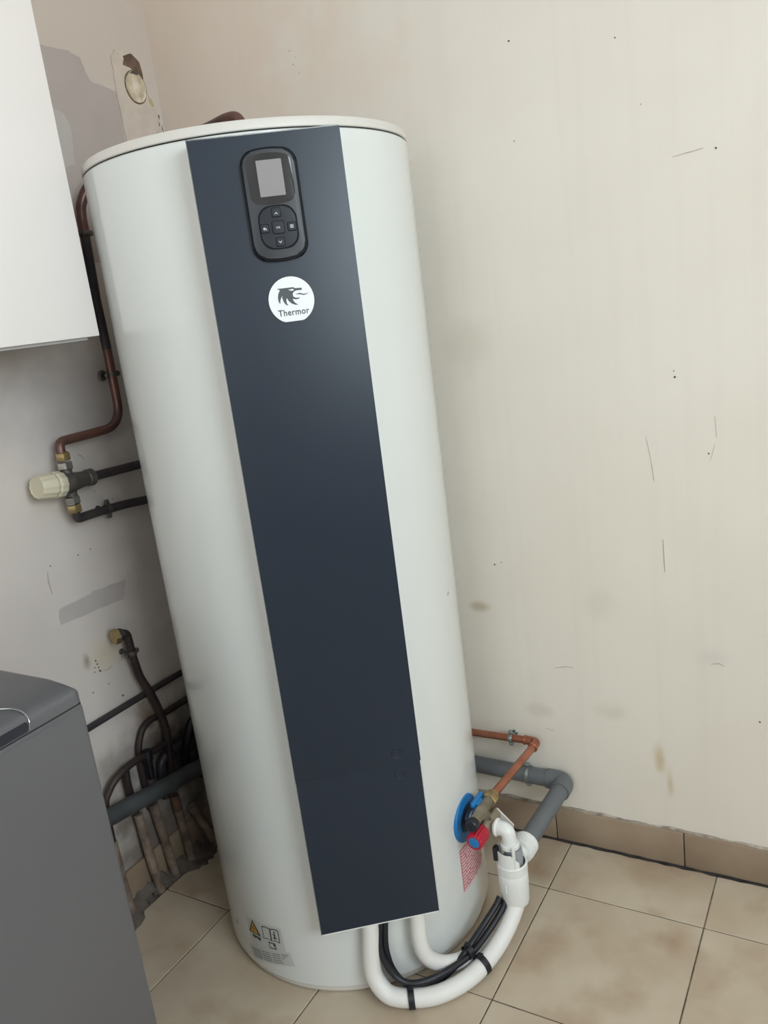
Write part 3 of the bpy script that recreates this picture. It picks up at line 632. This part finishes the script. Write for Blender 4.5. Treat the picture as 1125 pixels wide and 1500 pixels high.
def clip(name, label, c, axis, R, wall_dir, wall_dist, ear, group, m=m_steel, rosette=False):
    """pipe clip: split collar with two screwed ears on a stem to the wall"""
    t = thing(name, label, 'pipe clip', c, group); c = V(c); a = V(axis).normalized(); wd = V(wall_dir); e = V(ear)
    bm = bmesh.new(); lathe(bm, [(R+.0002, -.005), (R+.0022, -.005), (R+.0028, -.002), (R+.0028, .002), (R+.0022, .005), (R+.0002, .005), (R+.0002, -.005)], c, a, 32); obj('collar', bm, m, t)
    bm = bmesh.new(); tube(bm, [c+wd*(R+.001), c+wd*wall_dist], .0032, 12); cyl(bm, c+wd*(wall_dist-.0035), wd, .009 if rosette else .007, .0034, 24, .0008); obj('stem', bm, m, t)
    for s in (-1, 1):
        bm = bmesh.new(); p = c+e*s*(R+.006); M = frame(p, a)
        cyl(bm, p-a*.004, a, .0055, .008, 16, .0008)
        if rosette and s < 0: cyl(bm, p+wd*.012-e*.004, -wd, .0125, .005, 24, .001); torus(bm, p+wd*.007-e*.004, wd, .0085, .0028, 24, 8)
        obj('ear', bm, m, t)
        bm = bmesh.new(); cyl(bm, p-a*.006, a, .0028, .012, 12, .0006); obj('screw', bm, m, t)
    return t
G1 = 'pipe clips on the walls'
clip('pipe_clip', 'zinc clip holding the copper pipe on the beige wall', (-.124, .152, .2712), (1, 0, .02), .0088, (0, 1, 0), .028, (0, 0, 1), G1)
clip('pipe_clip', 'zinc clip holding the grey drain pipe on the beige wall', (-.090, .157, .1765), (1, 0, -.014), .0200, (0, 1, 0), .023, (0, 0, 1), G1)

dr = thing('drain_pipe', 'grey plastic drain pipe running along both walls to the white siphon', 'pipe', (0, .1, .15))
bm = bmesh.new(); tube(bm, [(-.815, .157, .186), (-.032, .157, .1755)], .0200, 28); obj('wall_run', bm, m_pvc, dr)
bm = bmesh.new(); tube(bm, fillet([(-.042, .157, .1756), (.002, .157, .175), (.001, .113, .1752)], .034, 10), .0232, 28); obj('elbow', bm, m_pvc, dr, 'glued grey elbow')
bm = bmesh.new(); tube(bm, [(.001, .118, .1752), (-.006, -.100, .1755)], .0200, 28); obj('room_run', bm, m_pvc, dr)
bm = bmesh.new(); tube(bm, fillet([(-.80, .157, .186), (-.846, .157, .188), (-.846, .11, .195)], .034, 10), .0232, 28); obj('elbow', bm, m_pvcL, dr)
bm = bmesh.new(); tube(bm, [(-.846, .115, .195), (-.846, -.62, .308)], .0205, 28); obj('rear_run', bm, m_pvcL, dr, 'dusty grey run along the wall with stains')

si = thing('siphon', 'white plastic overflow siphon cup hanging below the red knob', 'siphon', (-.010, -.155, .085))
sx, sy = -.0105, -.156
bm = bmesh.new(); lathe(bm, [(0, .084), (.0245, .084), (.0275, .087), (.0288, .092), (.0308, .140), (.0308, .1585), (.0298, .160), (.0298, .1605), (.0310, .162), (.0318, .180), (.0305, .182), (.0280, .182), (.0270, .100), (0, .100)], (sx, sy, 0), (0, 0, 1), 48); obj('cup', bm, m_plast, si)
bm = bmesh.new()   # upper half-open shell
prof = [(.0298, .178), (.0290, .212), (.0268, .212), (.0272, .178)]; seg = 30; rows = []
for k in range(seg+1):
    a = math.radians(-200+165*k/seg); top = .0 if k < seg*.8 else -.018*(k-seg*.8)/(seg*.2)
    rows.append([bm.verts.new((sx+r*math.cos(a), sy+r*math.sin(a), z+(top if z > .2 else 0))) for r, z in prof])
for A, B in zip(rows, rows[1:]):
    for j in range(4): bm.faces.new((A[j], B[j], B[(j+1) % 4], A[(j+1) % 4]))
bm.faces.new(rows[0]); bm.faces.new(rows[-1][::-1]); obj('shell', bm, m_plast, si)
bm = bmesh.new(); lathe(bm, [(0, .150), (.0185, .150), (.0185, .208), (.0165, .212), (0, .212)], (sx+.004, sy+.003, 0), (0, 0, 1), 32); obj('insert', bm, m_clear, si, 'grey insert behind the cut-away')
bm = bmesh.new(); box(bm, (sx+.0125, sy-.0250, .176), (sx+.0190, sy-.0205, .232), .0015); obj('strap', bm, m_plast, si)
bm = bmesh.new(); box(bm, (sx-.030, sy-.0245, .190), (sx-.020, sy-.010, .222), .003); obj('black_tab', bm, m_blk, si, 'black plastic tab')
bm = bmesh.new(); tube(bm, fillet([(-.040, -.155, .2535), (-.012, -.157, .2545), (-.010, -.158, .218)], .026, 10), .0150, 28); torus(bm, (-.036, -.155, .2535), (1, 0, 0), .0155, .0032); cyl(bm, (-.010, -.158, .216), (0, 0, 1), .0195, .010, 32); obj('inlet_elbow', bm, m_plast, si)
bm = bmesh.new(); cyl(bm, (-.008, -.128, .1755), (0, 1, 0), .017, .03, 28)
lathe(bm, [(0, 0), (.0225, 0), (.0255, .002), (.0255, .008), (.0235, .0095), (.0235, .011), (.0270, .0125), (.0270, .020), (.0245, .022), (.0245, .024), (.0275, .026), (.0275, .033), (.0255, .035), (0, .035)], (-.0065, -.118, .1755), (0, 1, 0), 44); obj('outlet_nut', bm, m_plast, si, 'ribbed white outlet nut')
bm = bmesh.new(); prism(bm, [(-.066, .262), (-.052, .266), (-.018, .234), (-.022, .220), (-.045, .220)], (Vector((0, -.112, 0)), Vector((1, 0, 0)), UZ, Vector((0, -1, 0))), -.002, .002); obj('splash_guard', bm, m_base, si, smooth=0)
bm = bmesh.new(); box(bm, (sx-.0065, sy-.0312, .122), (sx-.004, sy-.0285, .142), .0008); obj('moulded_rib', bm, m_plast, si)

# hoses and cables under the panel
def hose(name, label, cat, pts, r, m, group=None, n=10, seg=22, ribs=0.0):
    P = spline(pts, n); bm = bmesh.new()
    rr = [r*(1+ribs*(1 if i % 2 else -1)) for i in range(len(P))]
    tube(bm, P, rr, seg); o = obj(name, bm, m); return tag(o, label, cat, group)
GH = 'hoses below the heater panel'
hose('drain_hose', 'thick white hose curving from the panel across the floor to the siphon', 'hose',
     [(-.2026, -.407, .21), (-.2035, -.408, .165), (-.207, -.413, .11), (-.204, -.418, .060), (-.176, -.419, .027), (-.134, -.404, .020), (-.088, -.374, .020), (-.050, -.318, .022), (-.028, -.255, .032), (-.014, -.205, .055), (-.006, -.170, .083), (-.006, -.162, .092)], .0176, m_hose, GH)
hose('drain_hose', 'shorter white hose leaving the panel nearer the siphon and passing under cables', 'hose',
     [(-.133, -.344, .215), (-.133, -.347, .165), (-.133, -.350, .108), (-.127, -.343, .068), (-.112, -.325, .041), (-.091, -.304, .030), (-.074, -.277, .026), (-.066, -.243, .028), (-.058, -.205, .040)], .0160, m_hose, GH)
hose('power_cable', 'black cable lying along the inside of the thick white hose', 'cable',
     [(-.184, -.390, .215), (-.188, -.398, .165), (-.190, -.405, .112), (-.174, -.404, .070), (-.151, -.399, .0475), (-.122, -.384, .0425), (-.091, -.346, .0425), (-.061, -.287, .0445), (-.043, -.231, .060), (-.028, -.192, .084), (-.024, -.178, .098)], .0066, m_blk, 'black cables beside the hose')
hose('power_cable', 'second black cable tied to the first where they rise to the siphon', 'cable',
     [(-.180, -.378, .215), (-.183, -.386, .165), (-.185, -.393, .11), (-.180, -.389, .060), (-.165, -.378, .022), (-.143, -.367, .0090), (-.114, -.346, .0110), (-.084, -.313, .030), (-.066, -.276, .0545), (-.053, -.231, .0715), (-.039, -.194, .093), (-.034, -.180, .106)], .0066, m_blk, 'black cables beside the hose')
def tie(label, c, axis, R):
    bm = bmesh.new(); lathe(bm, [(R, -.006), (R+.0018, -.006), (R+.0018, .006), (R, .006), (R, -.006)], c, axis, 30)
    p = frame(c, axis) @ Vector((0, R+.003, 0)); box(bm, p-Vector((.005, .005, .004)), p+Vector((.005, .005, .004)), .001)
    tag(obj('cable_tie', bm, m_blk), label, 'cable tie', 'cable ties on the hoses')
tie('black cable tie round the lowest bend of the thick white hose', (-.134, -.404, .0205), (1, .62, 0), .0186)
tie('black cable tie joining the cables to the rising white hose', (-.0375, -.283, .0270), (.42, 1, .14), .0188)
tie('small black cable tie round the two cables above the hose bend', (-.0645, -.285, .0500), (.45, 1, .1), .0128)

# ------------------------------------------------------------------ old pipework on the grey wall
GP = 'old pipes on the grey wall'
hp = thing('hot_water_pipe', 'tarnished copper pipe rising beside the cabinet to the heater top', 'pipe', (-.865, -.17, 1.1), GP)
bm = bmesh.new()
tube(bm, fillet([(-.858, -.352, 1.085), (-.862, -.350, 1.116), (-.865, -.17, 1.118), (-.865, -.168, 1.30)], .055, 10)[0:], .0100, 20)
obj('lower_bend', bm, m_oldcu, hp)
bm = bmesh.new(); tube(bm, [(-.865, -.168, 1.29), (-.865, -.170, 1.40), (-.865, -.164, 1.545)], .0103, 20); obj('riser', bm, m_darkpipe, hp, 'blackened middle stretch of the riser')
bm = bmesh.new(); tube(bm, spline([(-.865, -.164, 1.54), (-.865, -.163, 1.575), (-.860, -.160, 1.600), (-.845, -.145, 1.632), (-.80, -.128, 1.660), (-.72, -.125, 1.668), (-.60, -.140, 1.668), (-.49, -.152, 1.674), (-.435, -.158, 1.679), (-.408, -.161, 1.672), (-.398, -.162, 1.640), (-.398, -.162, 1.612)], 6), .0108, 20); obj('top_bend', bm, m_oldcu, hp, 'brown copper bend reaching over the heater')
clip('pipe_clip', 'dark clip on the hot pipe beside the upper cabinet edge', (-.865, -.164, 1.538), (0, 0, 1), .0105, (-1, 0, 0), .035, (0, 1, 0), G1, m_valve)
clip('pipe_clip', 'dark round clip on the tarnished riser below the cabinet', (-.865, -.168, 1.234), (0, 0, 1), .0102, (-1, 0, 0), .035, (0, 1, 0), G1, m_valve, True)

mv = thing('mixing_valve', 'thermostatic mixing valve with a cream knob on the grey wall', 'valve', (-.855, -.355, .97))
vx, vy = -.853, -.354
bm = bmesh.new(); lathe(bm, [(0, -.032), (.0120, -.032), (.0125, -.016), (.0205, -.012), (.0225, 0), (.0205, .012), (.0125, .016), (.0120, .032), (0, .032)], (vx, vy, 1.029), (0, 0, 1), 32)
lathe(bm, [(0, 0), (.0225, 0), (.0225, .008), (.0200, .012), (.0165, .040), (.0165, .046), (.0185, .048), (.0185, .062), (.0165, .064), (0, .064)], (vx, vy, 1.029), (0, 1, -.03), 32)
lathe(bm, [(0, 0), (.0235, 0), (.0240, .004), (.0240, .020), (.0225, .024), (0, .024)], (vx, vy-.002, 1.029), (0, -1, .12), 36)
obj('body', bm, m_valve, mv, 'grey cast tee body')
bm = bmesh.new(); lathe(bm, [(0, .018), (.0262, .018), (.0275, .021), (.0275, .034), (.0255, .0365), (.0255, .040), (.0268, .042), (.0268, .0445), (.0258, .047), (.0245, .074), (.0222, .0775), (.0205, .0775), (.0195, .0765), (0, .0765)], (vx, vy-.002, 1.029), (0, -1, .12), 96, 12, .0007); obj('knob', bm, m_knobc, mv, 'cream plastic adjusting knob')
for z, m, n_ in ((1.058, m_chrome, 'chrome_nut'), (.983, m_chrome, 'chrome_nut'), (1.0775, m_brass, 'brass_nut'), (.9645, m_brass, 'brass_nut')):
    bm = bmesh.new(); hexnut(bm, (vx, vy, z), (0, 0, 1), .0165 if m is m_chrome else .0155, .017); obj(n_, bm, m, mv)
bm = bmesh.new(); tube(bm, [(vx, vy+.062, 1.027), (-.858, .02, 1.016), (-.860, .10, 1.013)], .0102, 20); tag(obj('cold_pipe', bm, m_darkpipe), 'straight dark pipe leaving the mixing valve toward the heater', 'pipe', GP)
bm = bmesh.new(); tube(bm, fillet([(vx, vy, .967), (vx-.004, vy+.004, .948), (-.864, -.300, .946), (-.865, -.21, .942), (-.865, -.14, .934), (-.865, .09, .932)], .022, 8), .0100, 20); tag(obj('cold_pipe', bm, m_darkpipe), 'dark pipe with elbow below the mixing valve', 'pipe', GP)
clip('pipe_clip', 'dark clip on the elbow pipe under the mixing valve', (-.8645, -.258, .9448), (0, 1, -.05), .0101, (-1, 0, 0), .035, (0, 0, 1), G1, m_valve)

cpd = thing('capped_pipe', 'dark bent pipe with a brass end cap above the washing machine', 'pipe', (-.865, -.25, .4), GP)
bm = bmesh.new(); tube(bm, fillet([(-.864, -.306, .657), (-.864, -.281, .655), (-.864, -.279, .60), (-.864, -.276, .575)], .018, 8), .0100, 20); tube(bm, spline([(-.864, -.2765, .58), (-.864, -.269, .535), (-.864, -.252, .492), (-.864, -.238, .444), (-.864, -.228, .393), (-.868, -.225, .344), (-.880, -.2245, .25)], 6), .0098, 20); obj('pipe', bm, m_brownpipe, cpd)
bm = bmesh.new(); hexnut(bm, (-.862, -.322, .660), (.25, 1, 0), .0185, .014); obj('brass_cap', bm, m_brass, cpd, 'hexagonal brass end cap'); bm = bmesh.new(); hexnut(bm, (-.863, -.308, .658), (.1, 1, 0), .0150, .014); obj('back_nut', bm, m_darkpipe, cpd)
clip('pipe_clip', 'dark clip under the elbow of the brass capped pipe', (-.864, -.279, .603), (0, 0, 1), .0101, (-1, 0, 0), .035, (0, 1, 0), G1, m_valve)
def pipe(label, pts, r, m, rad=.03, n=6, sp=True):
    bm = bmesh.new(); tube(bm, spline(pts, n) if sp else fillet(pts, rad, 8), r, 18); return tag(obj('old_pipe', bm, m), label, 'pipe', GP)
pipe('thin dark straight pipe running level above the looped pipes', [(-.889, -.80, .482), (-.889, -.276, .478), (-.889, .12, .470)], .0078, m_darkpipe, sp=False)
pipe('dark pipe looping down to the left behind the capped pipe', [(-.887, .12, .402), (-.887, -.12, .402), (-.887, -.20, .404), (-.887, -.244, .409), (-.887, -.273, .402), (-.887, -.291, .380), (-.887, -.301, .351), (-.887, -.304, .30), (-.887, -.302, .20)], .0082, m_brownpipe)
pipe('dark pipe in a wide arc dropping behind the washing machine corner', [(-.867, -.233, .342), (-.867, -.262, .343), (-.867, -.295, .347), (-.867, -.347, .350), (-.869, -.393, .339), (-.873, -.417, .318), (-.877, -.429, .290), (-.878, -.433, .20)], .0085, m_brownpipe)
pipe('short dark riser joining the wide arc pipe', [(-.879, -.354, .345), (-.879, -.357, .30), (-.880, -.352, .22)], .0090, m_brownpipe)
bm = bmesh.new(); cyl(bm, (-.865, -.297, .332), (0, 0, 1), .0125, .026, 20); tube(bm, [(-.865, -.297, .335), (-.868, -.296, .284)], .0095, 18); tag(obj('pipe_tee', bm, m_blk), 'blue black fitting under the wide arc pipe', 'pipe fitting')
pipe('blackened pipe turning toward the heater just above grey drain', [(-.884, -.252, .20), (-.884, -.252, .275), (-.882, -.235, .300), (-.880, -.19, .306), (-.880, .08, .306)], .0105, m_darkpipe)
pipe('blackened pipe curling behind the heater in the dark corner', [(-.884, -.172, .20), (-.876, -.172, .275), (-.858, -.165, .335), (-.855, -.14, .362), (-.855, -.08, .372), (-.855, .08, .372)], .0115, m_blk)
pipe('black pipe stub beside the dark corner elbows', [(-.885, -.118, .18), (-.883, -.112, .255), (-.876, -.095, .273), (-.873, -.06, .275), (-.873, .06, .275)], .0115, m_blk)
# dusty sleeves coming up from the floor
for lab, pts in (('dusty beige pipe sleeve leftmost behind the grey drain', [(-.868, -.340, -.001), (-.876, -.343, .10), (-.880, -.347, .215)]),
                 ('dusty beige pipe sleeve second from the washing machine', [(-.868, -.286, -.001), (-.876, -.290, .10), (-.882, -.297, .21)]),
                 ('dusty sleeve with an orange top third from the washing machine', [(-.868, -.226, -.001), (-.876, -.227, .10), (-.880, -.230, .19)]),
                 ('dusty leaning pipe sleeve nearest to the heater', [(-.858, -.148, -.001), (-.868, -.166, .07), (-.876, -.186, .135)]),
                 ('dusty pipe sleeve half hidden by the washing machine corner', [(-.870, -.432, -.001), (-.876, -.432, .10), (-.878, -.434, .20)])):
    bm = bmesh.new(); tube(bm, spline(pts, 5), .0112, 16, True, .05); o = obj('pipe_sleeve', bm, m_stub); tag(o, lab, 'pipe sleeve', 'pipe sleeves rising from the floor')
    if 'orange' in lab:
        bm = bmesh.new(); tube(bm, [(-.8785, -.2290, .150), (-.8800, -.2302, .192)], .0118, 16); obj('top_ring', bm, mat('rust_orange', (128, 94, 72), .85, rgb2=(96, 74, 62), vscale=30), o)
